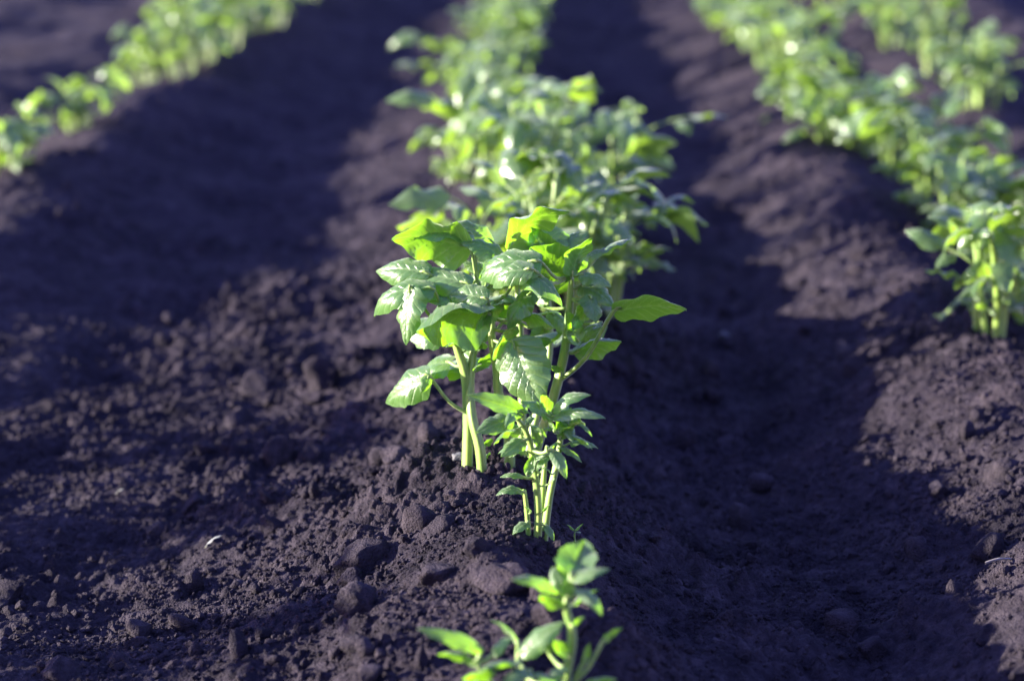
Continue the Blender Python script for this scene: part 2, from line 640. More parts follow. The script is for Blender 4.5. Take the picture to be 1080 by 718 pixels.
def scatter(name, geo, n, smin, smax, power, xr, yr, seed, label, sink=0.25):
    rg = np.random.default_rng(seed)
    px = rg.uniform(*xr, n * 3)
    py = yr[0] + (yr[1] - yr[0]) * rg.uniform(0, 1, n * 3) ** 1.15
    dens = 0.5 + 1.5 * vnoise(px, py, 0.13, seed) + 0.9 * vnoise(px, py, 0.05, seed + 1)
    keep = rg.uniform(0, 1, n * 3) < np.clip(dens, 0.04, 1)
    px, py = px[keep][:n], py[keep][:n]
    n = len(px)
    s = smin + (smax - smin) * rg.uniform(0, 1, n) ** power
    pz = gh(px, py) + s * (0.55 - sink)
    shapes = [clod_geo(geo, seed + k, 0.4)[0] for k in range(6)]
    sh = np.stack([shapes[k] for k in rg.integers(0, 6, n)])
    co = np.einsum('nij,nkj->nki', rotmat(rg, n), sh) * s[:, None, None] + np.stack([px, py, pz], -1)[:, None, :]
    k = geo[0].shape[0]
    fs = (geo[1][None] + (np.arange(n) * k)[:, None, None]).reshape(-1, 3)
    me = mesh_np(name, co.reshape(-1, 3), fs, M['clod'], smooth=False)
    o = link(bpy.data.objects.new(name, me))
    tag(o, label, 'soil crumbs', kind='stuff')
    print(name, n, len(fs))


scatter('soil_crumbs', ICO1, 46000, 0.0011, 0.0042, 2.0, (-0.75, 0.8), (1.75, 3.6), 101, 'fine loose soil crumbs strewn over the near ridge and furrows')
scatter('soil_crumbs', ICO2, 3200, 0.0032, 0.0080, 1.8, (-0.8, 0.85), (1.75, 4.2), 202, 'coarser pea sized soil crumbs lying among the finer ones')

CLOD_MESH = []
for k in range(8):
    co, fs = clod_geo(ICO2 if k < 5 else ICO3, 900 + k * 7, 0.36)
    CLOD_MESH.append(mesh_np('soil_clod', co, fs, M['clod']))


def clod(px, py, dpx, label, mat='clod', seed=0, sq=(1, 1, 1), lift=0.16):
    p = pg(px, py + dpx * 0.25)
    dist = (p - CAM).length
    r = 0.5 * dpx * dist / F_PX
    co, fs = clod_geo(ICO4, seed, 0.30)
    me = mesh_np('soil_clod', co, fs, M[mat])
    o = link(bpy.data.objects.new('soil_clod' if mat == 'clod' else 'stone', me))
    o.location = (p.x, p.y, gz(p.x, p.y) + r * lift)
    o.rotation_euler = (0.3 * math.sin(seed), 0.3 * math.cos(seed * 1.7), seed * 1.3)
    o.scale = (r * sq[0], r * sq[1], r * sq[2])
    tag(o, label, 'clod' if mat == 'clod' else 'stone', 'soil clods on the near ground' if mat == 'clod' else None)
    return o


clod(381, 582, 64, 'large rounded soil clod on the left slope before the small plant', seed=3)
clod(377, 634, 56, 'large upright soil clod just below the biggest rounded one', seed=5, sq=(0.9, 0.9, 1.1))
clod(298, 474, 46, 'pointed soil clod with a lit left face, far left of the tall stems', seed=8, sq=(0.85, 0.9, 1.15))
clod(340, 402, 50, 'dark angular soil clod behind, left of the hanging pale leaf', seed=12, sq=(0.8, 0.9, 1.2), lift=0.4)
clod(273, 404, 44, 'dark soil clod farthest left of the pair behind on the left', seed=14, sq=(0.9, 0.9, 1.05))
clod(420, 483, 44, 'smooth round topped clod lying left of the tall plant stems', seed=17, sq=(1.15, 0.9, 0.8))
clod(327, 476, 30, 'small clod resting right beside the pointed clod', seed=19)
clod(208, 530, 34, 'brownish clod alone on the left furrow side', seed=23)
clod(288, 549, 34, 'dark smooth clod between the lone brownish clod and the largest clod', seed=29)
clod(168, 556, 30, 'small clod near the pale leaf scrap in the left furrow', seed=31)
clod(252, 442, 30, 'rounded clod up the left furrow below the dark pair', seed=37)
clod(462, 604, 46, 'broad broken clod left of the crumbly heap', seed=41, sq=(1.1, 1, 0.85))
clod(532, 598, 72, 'large crumbly clod heaped right before the small plant', seed=43, sq=(1.05, 0.9, 0.85), lift=0.1)
clod(590, 655, 60, 'clod half hidden behind the blurred front plant stem', seed=47)
clod(465, 552, 40, 'dark block of soil on the ridge below the tall stems', seed=53, lift=0.1)
clod(503, 577, 34, 'angular clod left of the foot of the small plant', seed=59, lift=0.15)
clod(906, 375, 42, 'sunlit lump of soil left of the nearest right row plant', seed=67)
clod(1062, 484, 48, 'pale sunlit lump at the right edge of the picture', seed=71)
clod(8, 628, 46, 'dark clod at the left edge of the picture', seed=73)
clod(64, 703, 40, 'dark clod at the bottom left corner', seed=79)
clod(484, 487, 17, 'small pale grey green stone at the foot of the tall stems', 'pale', seed=83, sq=(1.2, 1, 0.8))
clod(764, 350, 11, 'tiny white stone alone in the shaded right furrow', 'pale', seed=97, lift=0.8)

# medium clods, told apart only by the slope they lie on
rgc = random.Random(5)
made = 0
while made < 290:
    x = rgc.uniform(-0.7, 0.85)
    y = 1.8 + 2.4 * rgc.random() ** 1.1
    if float(vnoise(np.array([x]), np.array([y]), 0.2, 77)[0]) < rgc.uniform(-0.4, 0.25):
        continue
    r = 0.0075 + 0.015 * rgc.random() ** 2.0
    o = link(bpy.data.objects.new('soil_clod', rgc.choice(CLOD_MESH)))
    o.location = (x, y, gz(x, y) + r * 0.35)
    o.rotation_euler = [rgc.uniform(0, 6.28) for _ in range(3)]
    o.scale = (r * rgc.uniform(0.85, 1.2), r * rgc.uniform(0.85, 1.2), r * rgc.uniform(0.8, 1.1))
    if x < -0.28:
        tag(o, 'small soil clod lying in the left furrow', 'clod', 'small clods in the left furrow')
    elif x < 0.0:
        tag(o, 'small soil clod on the left slope of the middle ridge', 'clod', 'small clods on the lit slope of the middle ridge')
    elif x < 0.30:
        tag(o, 'small soil clod on the shaded right slope of the middle ridge', 'clod', 'small clods on the shaded slope of the middle ridge')
    else:
        tag(o, 'small soil clod in the right furrow or up its far slope', 'clod', 'small clods in the right furrow')
    made += 1

# ------------------------------------------------------------------ hand-placed plants in the focus zone
LEAFN = [0]
WMUL = [1.2]                       # overall leaf width of the plant being built


def hero_leaf(parent_plant, origin, stems, base, tip, Yb, dyb=0.0, dyt=0.0, w=0.6, n=(0, -0.4, 0.9), arch=0.12, cup=0.35,
              fold=0.0, ripple=0.16, tipd=0.0, twist=0.0, stalk=None, mat='leaf', res=(22, 12), rs=0.0019, world=None):
    """leaf from photo pixel base to tip, at depth Yb (+ offsets), on a stalk that leaves the nearest stem"""
    LEAFN[0] += 1
    b, t = world or (at(base[0], base[1], Yb + dyb), at(tip[0], tip[1], Yb + dyt))
    if stalk is not None:
        s0 = at(stalk[0], stalk[1], Yb + (stalk[2] if len(stalk) > 2 else 0))
    else:
        best = None
        for path in stems:
            for p in path:
                q = Vector(p) + origin
                d = (q - b)
                c = d.length + (0.5 * max(0, d.z))
                if best is None or c < best[0]:
                    best = (c, q)
        s0 = best[1]
    mid = (s0 + b) * 0.5 + Vector((0, 0, -0.12 * (s0 - b).length))
    t = b + (t - b) * 1.03
    L = (t - b).length
    inb = b + (t - b) * 0.12
    o, _ = tube('leaf_stalk', [s0 - origin, mid - origin, b - origin, inb - origin + Vector(n).normalized() * arch * L * 0.38],
                [rs * 1.25, rs * 1.05, rs, rs * 0.6], M['stem'], parent_plant, 6)
    co, fs, uv = leaf_geo(res[0], res[1], w * WMUL[0], arch, cup, fold, ripple * 0.75, 0.058, tipd, twist, LEAFN[0] * 13)
    me = mesh_np('leaflet', co, fs, M[mat], uv=uv)
    lf = link(bpy.data.objects.new('leaflet', me), o)
    lf.matrix_basis = frame(b - origin, t - origin, n)
    return o, lf


def hero_stem(plant, origin, pts, Y, radii):
    P = [at(x, y, Y + dy) - origin for (x, y, dy) in pts]
    # root the stem in the soil
    g = P[0] + origin
    P.insert(0, P[0] + Vector((0, 0, min(0, gz(g.x, g.y) - g.z) - 0.02)))
    radii = [r * 0.88 for r in radii]
    return tube('stem', P, [radii[0] * 1.15] + list(radii), M['stem'], plant, 15, 0.13)[1]


def hero(name, px, py, label):
    b = pg(px, py)
    e = bpy.data.objects.new(name, None)
    e.empty_display_size = 0.05
    link(e)
    e.location = (b.x, b.y, gz(b.x, b.y))
    tag(e, label, 'potato plant')
    return e, e.location.copy()


UP = (0, -0.35, 0.95)        # upper side turned to the camera
UND = (0, 0.75, 0.65)        # underside turned to the camera
LFT = (-0.6, -0.25, 0.75)

# --- the tall plant
e, og = hero('potato_plant', 515, 497, 'tallest sharp potato plant with broad glowing leaves on thick pale stems')
Y = og.y
S = []
S.append(hero_stem(e, og, [(493, 492, 0), (494, 445, 0), (492, 400, 0), (484, 372, 0), (476, 350, 0.0)], Y, [0.0072, 0.0070, 0.0068, 0.0055, 0.0035]))
S.append(hero_stem(e, og, [(509, 504, -0.02), (506, 471, -0.02), (498, 440, -0.012), (496, 400, 0.0), (503, 350, 0.01), (508, 310, 0.02)], Y, [0.0066, 0.0066, 0.0062, 0.0056, 0.0045, 0.003]))
S.append(hero_stem(e, og, [(538, 502, 0), (536, 447, 0), (526, 415, 0.0), (524, 388, 0.0), (519, 357, 0.0), (520, 318, 0.01)], Y, [0.0070, 0.0068, 0.006, 0.0055, 0.005, 0.003]))
S.append(hero_stem(e, og, [(565, 478, 0.02), (584, 420, 0.02), (596, 370, 0.02), (601, 324, 0.02), (603, 290, 0.02)], Y, [0.0068, 0.0066, 0.0060, 0.005, 0.003]))
S.append(hero_stem(e, og, [(550, 478, 0.06), (551, 400, 0.07), (548, 340, 0.08), (545, 290, 0.09)], Y, [0.006, 0.0055, 0.005, 0.003]))
S.append(hero_stem(e, og, [(556, 480, 0.10), (575, 400, 0.12), (580, 350, 0.13), (575, 290, 0.14)], Y, [0.006, 0.0055, 0.005, 0.003]))


def H(*a, **k):
    return hero_leaf(e, og, S, *a, Yb=Y, **k)


# left side
H((496, 262), (416, 248), dyb=0.03, dyt=0.02, w=0.66, n=(-0.50, 0.70, 0.50), arch=0.10, cup=0.25, ripple=0.28, tipd=0.10)
H((498, 248), (438, 252), dyb=0.05, dyt=0.03, w=0.55, n=(-0.6, -0.3, 0.75), arch=0.14, cup=0.4, ripple=0.2)
H((452, 288), (398, 286), dyb=-0.01, dyt=0.03, w=0.50, n=(-0.65, -0.50, 0.6), arch=0.12, cup=0.5, ripple=0.15)
H((496, 300), (424, 291), dyb=-0.03, dyt=0.02, w=0.42, n=(-0.5, -0.45, 0.75), arch=0.10, cup=0.5)
H((458, 305), (396, 332), dyb=-0.04, dyt=0.0, w=0.42, n=(-0.7, -0.45, 0.55), arch=0.24, cup=0.5)
H((434, 302), (428, 362), dyb=-0.045, dyt=-0.055, w=0.60, n=(-0.65, -0.70, 0.15), arch=0.06, cup=0.35, ripple=0.2)
H((516, 330), (440, 346), dyb=-0.03, dyt=-0.07, w=0.80, n=(-0.55, 0.58, 0.60), arch=0.16, cup=0.75, ripple=0.2, tipd=0.05)
H((514, 315), (474, 312), dyb=-0.06, dyt=-0.03, w=0.55, n=(-0.7, -0.5, 0.5), arch=0.14, cup=0.4)
H((498, 352), (455, 340), dyb=0.02, dyt=0.02, w=0.5, n=(-0.3, 0.4, 0.8))
# crown
H((537, 262), (598, 224), dyb=0.01, dyt=0.0, w=0.66, n=(-0.60, 0.62, 0.45), arch=0.22, cup=0.25, ripple=0.3)
H((540, 258), (604, 252), dyb=0.04, dyt=0.06, w=0.66, n=(-0.1, -0.75, 0.62), arch=0.08, cup=0.2)
H((552, 268), (506, 292), dyb=-0.01, dyt=-0.03, w=0.70, n=(-0.60, 0.55, 0.55), arch=0.18, cup=0.45)
H((570, 276), (506, 294), dyb=-0.06, dyt=-0.02, w=0.50, n=(-0.75, -0.42, 0.5), arch=0.22, cup=0.5)
H((562, 284), (521, 303), dyb=-0.075, dyt=-0.045, w=0.50, n=(-0.75, -0.45, 0.5), arch=0.24, cup=0.5)
H((548, 285), (592, 322), dyb=-0.05, dyt=-0.07, w=0.55, n=(0.62, -0.35, 0.7), arch=0.16, cup=0.45)
H((602, 292), (560, 262), dyb=0.0, dyt=-0.02, w=0.80, n=(-0.45, 0.75, 0.5), arch=0.10, cup=0.15, ripple=0.2)
H((603, 290), (624, 252), dyb=-0.01, dyt=-0.02, w=0.75, n=(-0.7, 0.65, 0.25), arch=0.14, cup=0.1, ripple=0.2)
H((616, 276), (642, 265), dyb=0.02, dyt=0.02, w=0.5, n=(0.1, -0.4, 0.9), arch=0.2, cup=0.4)
# right
H((614, 300), (646, 322), dyb=0.02, dyt=0.0, w=0.72, n=(0.15, -0.45, 0.85), arch=0.12, cup=0.4)
H((622, 312), (628, 340), dyb=0.0, dyt=-0.02, w=0.8, n=(0.55, -0.7, 0.45), arch=0.1)
H((647, 328), (722, 326), dyb=-0.01, dyt=-0.03, w=0.52, n=(0.05, 0.72, 0.68), arch=0.09, cup=0.18, ripple=0.16, stalk=(589, 402, 0.02), rs=0.0026)
H((634, 340), (612, 352), dyb=0.01, dyt=0.0, w=0.6, n=(0.2, 0.3, 0.9))
H((606, 372), (654, 360), dyb=0.02, dyt=0.0, w=0.62, n=(0.2, 0.55, 0.8), arch=0.12, cup=0.5)
H((610, 360), (598, 330), dyb=0.0, dyt=-0.02, w=0.55, n=(-0.7, 0.3, 0.4), arch=0.1)
H((613, 362), (640, 345), dyb=0.05, dyt=0.05, w=0.7, n=(0.2, -0.5, 0.8))
# middle
H((540, 360), (570, 428), dyb=-0.03, dyt=-0.06, w=0.72, n=(-0.35, -0.92, 0.15), arch=0.05, cup=0.15, ripple=0.1)
H((545, 345), (520, 378), dyb=-0.01, dyt=-0.03, w=0.62, n=(-0.6, 0.5, 0.5))
H((505, 385), (530, 372), dyb=0.03, dyt=0.03, w=0.6, n=(0.1, 0.6, 0.7))
H((560, 330), (530, 312), dyb=0.0, dyt=-0.02, w=0.7, n=(0.2, -0.2, 0.95))
H((565, 318), (592, 300), dyb=0.04, dyt=0.04, w=0.7, n=(0.1, -0.4, 0.9))
H((575, 345), (560, 372), dyb=0.06, dyt=0.05, w=0.7, n=(0.3, -0.8, 0.4))
H((580, 330), (604, 356), dyb=0.06, dyt=0.05, w=0.7, n=(0.5, -0.5, 0.6))
H((500, 300), (522, 270), dyb=0.08, dyt=0.09, w=0.7, n=(0.0, -0.2, 0.95))
H((515, 290), (488, 276), dyb=0.05, dyt=0.06, w=0.6, n=(0.0, -0.4, 0.9))
H((520, 345), (494, 366), dyb=0.02, dyt=0.0, w=0.55, n=(-0.3, 0.6, 0.6))
H((530, 340), (545, 316), dyb=0.03, dyt=0.02, w=0.6, n=(0.2, 0.6, 0.6))
H((545, 300), (575, 286), dyb=0.09, dyt=0.10, w=0.7, n=(0.0, -0.3, 0.95))
for (a, b_, d1, d2, nn) in [((520, 256), (476, 236), 0.09, 0.09, (-0.5, -0.35, 0.8)), ((535, 275), (488, 256), 0.02, 0.02, (-0.5, -0.3, 0.8)),
                            ((500, 318), (452, 318), -0.01, -0.03, (-0.6, -0.4, 0.65)),
                            ((585, 275), (556, 240), 0.03, 0.03, (-0.6, 0.45, 0.6)),
                            ((620, 320), (604, 348), 0.0, -0.02, (0.2, 0.6, 0.6)),
                            ((612, 290), (644, 302), 0.01, 0.0, (0.2, -0.4, 0.9)), ((530, 320), (502, 348), -0.02, -0.04, (-0.5, 0.6, 0.6)),
                            ((560, 308), (536, 346), -0.03, -0.04, (-0.5, -0.7, 0.5)), ((575, 262), (540, 240), 0.05, 0.05, (-0.4, -0.3, 0.85)),
                            ((590, 262), (620, 245), 0.06, 0.06, (0.0, -0.4, 0.9)), 
                            ((548, 332), (584, 346), -0.02, -0.04, (0.5, 0.5, 0.7))]:
    H(a, b_, dyb=d1, dyt=d2, w=0.62, n=nn, arch=0.15, cup=0.45, ripple=0.22)
# the leaf hanging out low on the left, with its own long stalk
H((452, 396), (408, 424), dyb=-0.01, dyt=0.035, w=0.50, n=(-0.72, -0.60, 0.30), arch=0.10, cup=0.45, ripple=0.2, stalk=(494, 436, -0.006), rs=0.0022)
H((452, 397), (444, 414), dyb=-0.015, dyt=-0.02, w=0.6, n=(0.3, -0.8, 0.4), arch=0.1, stalk=(456, 399, -0.01), rs=0.0015)
# inner and rear leaves that fill the crown
rgf = random.Random(17)
for k in range(15):
    path = S[k % len(S)]
    p = path[int(len(path) * rgf.uniform(0.62, 0.98))] + og
    az = rgf.uniform(0.3, 2.8)
    out = Vector((math.cos(az), math.sin(az) * 0.8, rgf.uniform(-0.1, 0.7)))
    b = p + out * rgf.uniform(0.015, 0.05)
    t = b + Vector((out.x, out.y, rgf.uniform(-0.8, 0.3))).normalized() * rgf.uniform(0.04, 0.072)
    hero_leaf(e, og, S, None, None, Y, w=rgf.uniform(0.55, 0.75), n=(rgf.uniform(-0.6, 0.6), rgf.uniform(-0.5, 0.5), 0.8),
              arch=rgf.uniform(0.05, 0.2), cup=rgf.uniform(0.2, 0.5), world=(b, t), res=(14, 8))
# tiny side leaflets along the stems
for (bx, by, tx, ty) in [(493, 368, 503, 360), (500, 390, 508, 384), (522, 380, 532, 374), (482, 362, 470, 366), (512, 470, 519, 462),
                         (597, 352, 606, 346), (592, 392, 582, 386), (534, 430, 543, 424), (510, 485, 517, 477)]:
    H((bx, by), (tx, ty), dyb=-0.005, dyt=-0.015, w=0.6, n=(random.uniform(-0.5, 0.5), 0.2, 0.8), rs=0.001, res=(10, 6))

# --- the small plant in front of it
WMUL[0] = 0.98
e, og = hero('potato_plant', 566, 574, 'small slender potato plant standing close before the tallest one')
Y = og.y
S = []
S.append(hero_stem(e, og, [(567, 574, 0), (568, 541, 0), (565, 502, 0), (559, 467, 0), (551, 448, -0.005), (541, 438, -0.01)], Y, [0.0050, 0.0046, 0.0042, 0.0036, 0.003, 0.002]))
S.append(hero_stem(e, og, [(574, 570, 0.01), (580, 523, 0.01), (588, 486, 0.01), (592, 456, 0.01), (590, 440, 0.01)], Y, [0.0048, 0.0044, 0.004, 0.003, 0.002]))
S.append(hero_stem(e, og, [(558, 572, 0), (556, 541, 0), (553, 517, 0)], Y, [0.0032, 0.003, 0.0022]))
S.append(hero_stem(e, og, [(571, 566, 0.02), (573, 510, 0.02), (577, 470, 0.02)], Y, [0.004, 0.0036, 0.002]))
H((552, 436), (494, 417), dyb=-0.01, dyt=-0.02, w=0.36, n=(0.1, -0.8, 0.6), arch=0.07, cup=0.1, fold=0.4)
H((540, 441), (503, 456), dyb=-0.01, dyt=-0.03, w=0.62, n=(-0.2, -0.75, 0.6), arch=0.06, cup=0.25)
H((553, 464), (529, 481), dyb=-0.01, dyt=-0.03, w=0.66, n=(0.0, -0.6, 0.7), arch=0.1)
H((583, 433), (622, 417), dyb=-0.01, dyt=-0.02, w=0.52, n=(0.15, -0.45, 0.88), arch=0.2, cup=0.4)
H((582, 440), (637, 441), dyb=-0.01, dyt=-0.03, w=0.40, n=(0.1, -0.4, 0.9), arch=0.14, cup=0.35)
H((578, 438), (550, 424), dyb=-0.01, dyt=-0.02, w=0.6, n=(-0.1, -0.5, 0.86), arch=0.14, ripple=0.25)
H((580, 436), (570, 418), dyb=0.0, dyt=-0.02, w=0.7, n=(-0.5, -0.5, 0.7), arch=0.1)
H((596, 458), (624, 473), dyb=-0.01, dyt=-0.02, w=0.55, n=(0.1, 0.5, 0.85), arch=0.14, cup=0.4)
H((582, 474), (597, 504), dyb=-0.02, dyt=-0.04, w=0.48, n=(0.2, -0.6, 0.5), arch=0.16, cup=0.4)
H((610, 446), (624, 460), dyb=-0.02, dyt=-0.03, w=0.45, n=(0.5, -0.2, 0.7))
H((589, 470), (613, 487), dyb=0.01, dyt=0.0, w=0.5, n=(0.4, -0.2, 0.8))
H((552, 519), (524, 522), dyb=-0.005, dyt=-0.01, w=0.55, n=(-0.1, -0.4, 0.9), arch=0.24, cup=0.3)
H((552, 503), (528, 503), dyb=0.0, dyt=0.0, w=0.5, n=(-0.1, -0.3, 0.95), arch=0.16)
H((557, 551), (541, 563), dyb=-0.005, dyt=-0.015, w=0.72, n=(-0.2, -0.5, 0.85), arch=0.2)
H((575, 553), (584, 570), dyb=-0.005, dyt=-0.015, w=0.55, n=(0.4, -0.6, 0.6), arch=0.12)
H((585, 455), (575, 438), dyb=-0.02, dyt=-0.02, w=0.6, n=(0.6, 0.4, 0.5))
H((588, 452), (602, 430), dyb=0.0, dyt=-0.01, w=0.6, n=(-0.5, 0.6, 0.5))
H((590, 462), (606, 448), dyb=-0.01, dyt=-0.02, w=0.6, n=(0.0, 0.5, 0.8))
H((570, 470), (560, 448), dyb=0.0, dyt=0.0, w=0.6, n=(0.3, -0.5, 0.7))
H((578, 480), (566, 496), dyb=0.0, dyt=-0.01, w=0.5, n=(-0.4, -0.5, 0.6))
H((556, 500), (563, 480), dyb=-0.02, dyt=-0.02, w=0.55, n=(0.3, 0.6, 0.5))
for (bx, by, tx, ty) in [(568, 500, 576, 492), (579, 510, 587, 503), (563, 488, 571, 482), (582, 500, 575, 494), (572, 540, 580, 532), (560, 540, 553, 534)]:
    H((bx, by), (tx, ty), dyb=-0.005, dyt=-0.01, w=0.6, n=(random.uniform(-0.5, 0.5), -0.2, 0.8), rs=0.001, res=(10, 6))

rgf = random.Random(29)
for k in range(20):                     # curled young leaflets packed round the top of the shoot
    p = S[k % 2][int(len(S[k % 2]) * rgf.uniform(0.55, 0.98))] + og
    az = rgf.uniform(0, 6.28)
    out = Vector((math.cos(az), math.sin(az) * 0.8, rgf.uniform(0.0, 0.9)))
    b = p + out * rgf.uniform(0.005, 0.014)
    t = b + Vector((out.x, out.y, rgf.uniform(-0.7, 0.5))).normalized() * rgf.uniform(0.016, 0.034)
    hero_leaf(e, og, S, None, None, Y, w=rgf.uniform(0.42, 0.62), n=(rgf.uniform(-0.8, 0.4), rgf.uniform(-0.5, 0.6), 0.7),
              arch=rgf.uniform(0.1, 0.3), cup=rgf.uniform(0.3, 0.7), ripple=0.4, world=(b, t), res=(12, 8), rs=0.0011)

# --- the blurred plant at the bottom edge
WMUL[0] = 1.0
b0 = pg(598, 760)
e, og = hero('potato_plant', 598, 760, 'blurred young potato plant at the bottom edge of the picture')
Y = og.y
S = []
S.append(hero_stem(e, og, [(594, 755, 0), (597, 716, 0), (604, 672, 0), (597, 640, 0), (601, 622, 0)], Y, [0.0052, 0.005, 0.0046, 0.0036, 0.002]))
S.append(hero_stem(e, og, [(580, 758, 0.01), (560, 722, 0.0), (546, 694, 0.0)], Y, [0.0036, 0.003, 0.002]))
S.append(hero_stem(e, og, [(570, 762, -0.02), (520, 722, -0.02), (502, 698, -0.02)], Y, [0.0036, 0.003, 0.002]))
S.append(hero_stem(e, og, [(600, 758, 0.0), (606, 720, 0), (618, 694, 0.0)], Y, [0.0034, 0.0028, 0.002]))
H((602, 604), (616, 570), dyb=0.01, dyt=0.05, w=0.85, n=(-0.1, -0.62, 0.78), arch=-0.08, cup=-0.1, fold=0.3, ripple=0.15)
H((588, 622), (541, 611), dyb=0.0, dyt=-0.02, w=0.42, n=(-0.2, -0.5, 0.85), arch=0.12)
H((604, 612), (642, 600), dyb=0.0, dyt=0.0, w=0.46, n=(0.1, -0.4, 0.9), arch=0.12)
H((594, 622), (583, 598), dyb=0.01, dyt=0.02, w=0.8, n=(-0.3, -0.4, 0.8), arch=0.1)
H((608, 622), (634, 648), dyb=-0.01, dyt=-0.03, w=0.5, n=(0.3, -0.5, 0.7), arch=0.2)
H((598, 630), (600, 612), dyb=-0.01, dyt=-0.02, w=0.7, n=(0.1, 0.7, 0.5))
H((508, 684), (442, 663), dyb=-0.02, dyt=-0.03, w=0.36, n=(-0.15, -0.45, 0.88), arch=0.08)
H((504, 700), (462, 690), dyb=-0.04, dyt=-0.05, w=0.50, n=(0.0, 0.6, 0.7), arch=0.14)
H((548, 690), (594, 656), dyb=0.0, dyt=0.0, w=0.52, n=(-0.1, -0.55, 0.82), arch=0.08)
H((546, 676), (519, 654), dyb=0.02, dyt=0.03, w=0.55, n=(-0.1, 0.55, 0.8), arch=0.12)
H((546, 700), (508, 706), dyb=-0.03, dyt=-0.06, w=0.6, n=(0.0, 0.55, 0.8), arch=0.12)
H((520, 690), (540, 672), dyb=-0.02, dyt=-0.02, w=0.6, n=(-0.2, -0.5, 0.85), arch=0.14)
H((500, 722), (470, 735), dyb=-0.05, dyt=-0.07, w=0.6, n=(-0.1, -0.4, 0.85), arch=0.12)
H((616, 700), (622, 678), dyb=0.0, dyt=0.0, w=0.6, n=(-0.5, 0.5, 0.5), arch=0.1)
H((636, 676), (656, 662), dyb=0.0, dyt=0.0, w=0.6, n=(0.1, 0.6, 0.7), arch=0.14, stalk=(604, 720, 0.0))
H((580, 690), (574, 664), dyb=0.02, dyt=0.02, w=0.35, n=(-0.4, -0.6, 0.6), arch=0.1)
H((575, 720), (600, 705), dyb=-0.02, dyt=-0.03, w=0.6, n=(0.0, -0.5, 0.85), arch=0.14)

for (a, b_, d1, d2, nn) in [((590, 640), (570, 628), 0.0, -0.02, (-0.5, -0.4, 0.7)), ((606, 636), (630, 622), 0.01, 0.02, (0.0, 0.6, 0.7)),
                            ((600, 616), (588, 588), 0.02, 0.03, (-0.6, 0.4, 0.5)), ((560, 706), (530, 722), -0.04, -0.06, (-0.3, -0.5, 0.8)),
                            ((590, 722), (560, 712), -0.03, -0.04, (-0.5, -0.4, 0.7)), ((612, 726), (650, 716), -0.02, -0.03, (0.1, 0.6, 0.7)),
                            ((600, 690), (584, 676), -0.01, -0.02, (-0.5, 0.6, 0.5)), ((520, 712), (488, 716), -0.04, -0.06, (-0.4, 0.55, 0.6)),
                            ((604, 660), (616, 650), -0.01, -0.01, (0.2, 0.5, 0.7))]:
    H(a, b_, dyb=d1, dyt=d2, w=0.6, n=nn, arch=0.14, cup=0.4, res=(14, 8), rs=0.0015)

# --- tiny seedling right of the small plant's foot
e, og = hero('seedling', 606, 572, 'tiny green seedling at the right foot of the small plant')
e['category'] = 'seedling'
Y = og.y
S = [hero_stem(e, og, [(606, 572, 0), (606, 564, 0), (607, 558, 0)], Y, [0.0012, 0.0011, 0.0008])]
H((606, 560), (598, 553), w=0.6, n=(-0.2, 0.3, 0.9), rs=0.0006, res=(8, 4))
H((607, 560), (615, 552), w=0.6, n=(0.2, 0.3, 0.9), rs=0.0006, res=(8, 4))
H((607, 561), (612, 562), dyt=-0.01, w=0.6, n=(0.2, -0.3, 0.9), rs=0.0006, res=(8, 4))

# ------------------------------------------------------------------ the plants of the rows
PROTO = []
for k, (w, ar, cu, ri, ti) in enumerate([(0.60, 0.10, 0.4, 0.2, 0.15), (0.55, 0.18, 0.5, 0.15, 0.05), (0.68, 0.06, 0.3, 0.25, 0.25),
                                         (0.58, 0.14, 0.6, 0.2, 0.1), (0.5, 0.2, 0.35, 0.15, 0.2), (0.64, 0.04, 0.2, 0.3, 0.05)]):
    g = leaf_geo(8, 4, w, ar, cu, 0, ri, 0.02, ti, 0, 500 + k)
    PROTO.append((g, mesh_np('leaflet', g[0], g[1], M['leaf_far'], uv=g[2])))


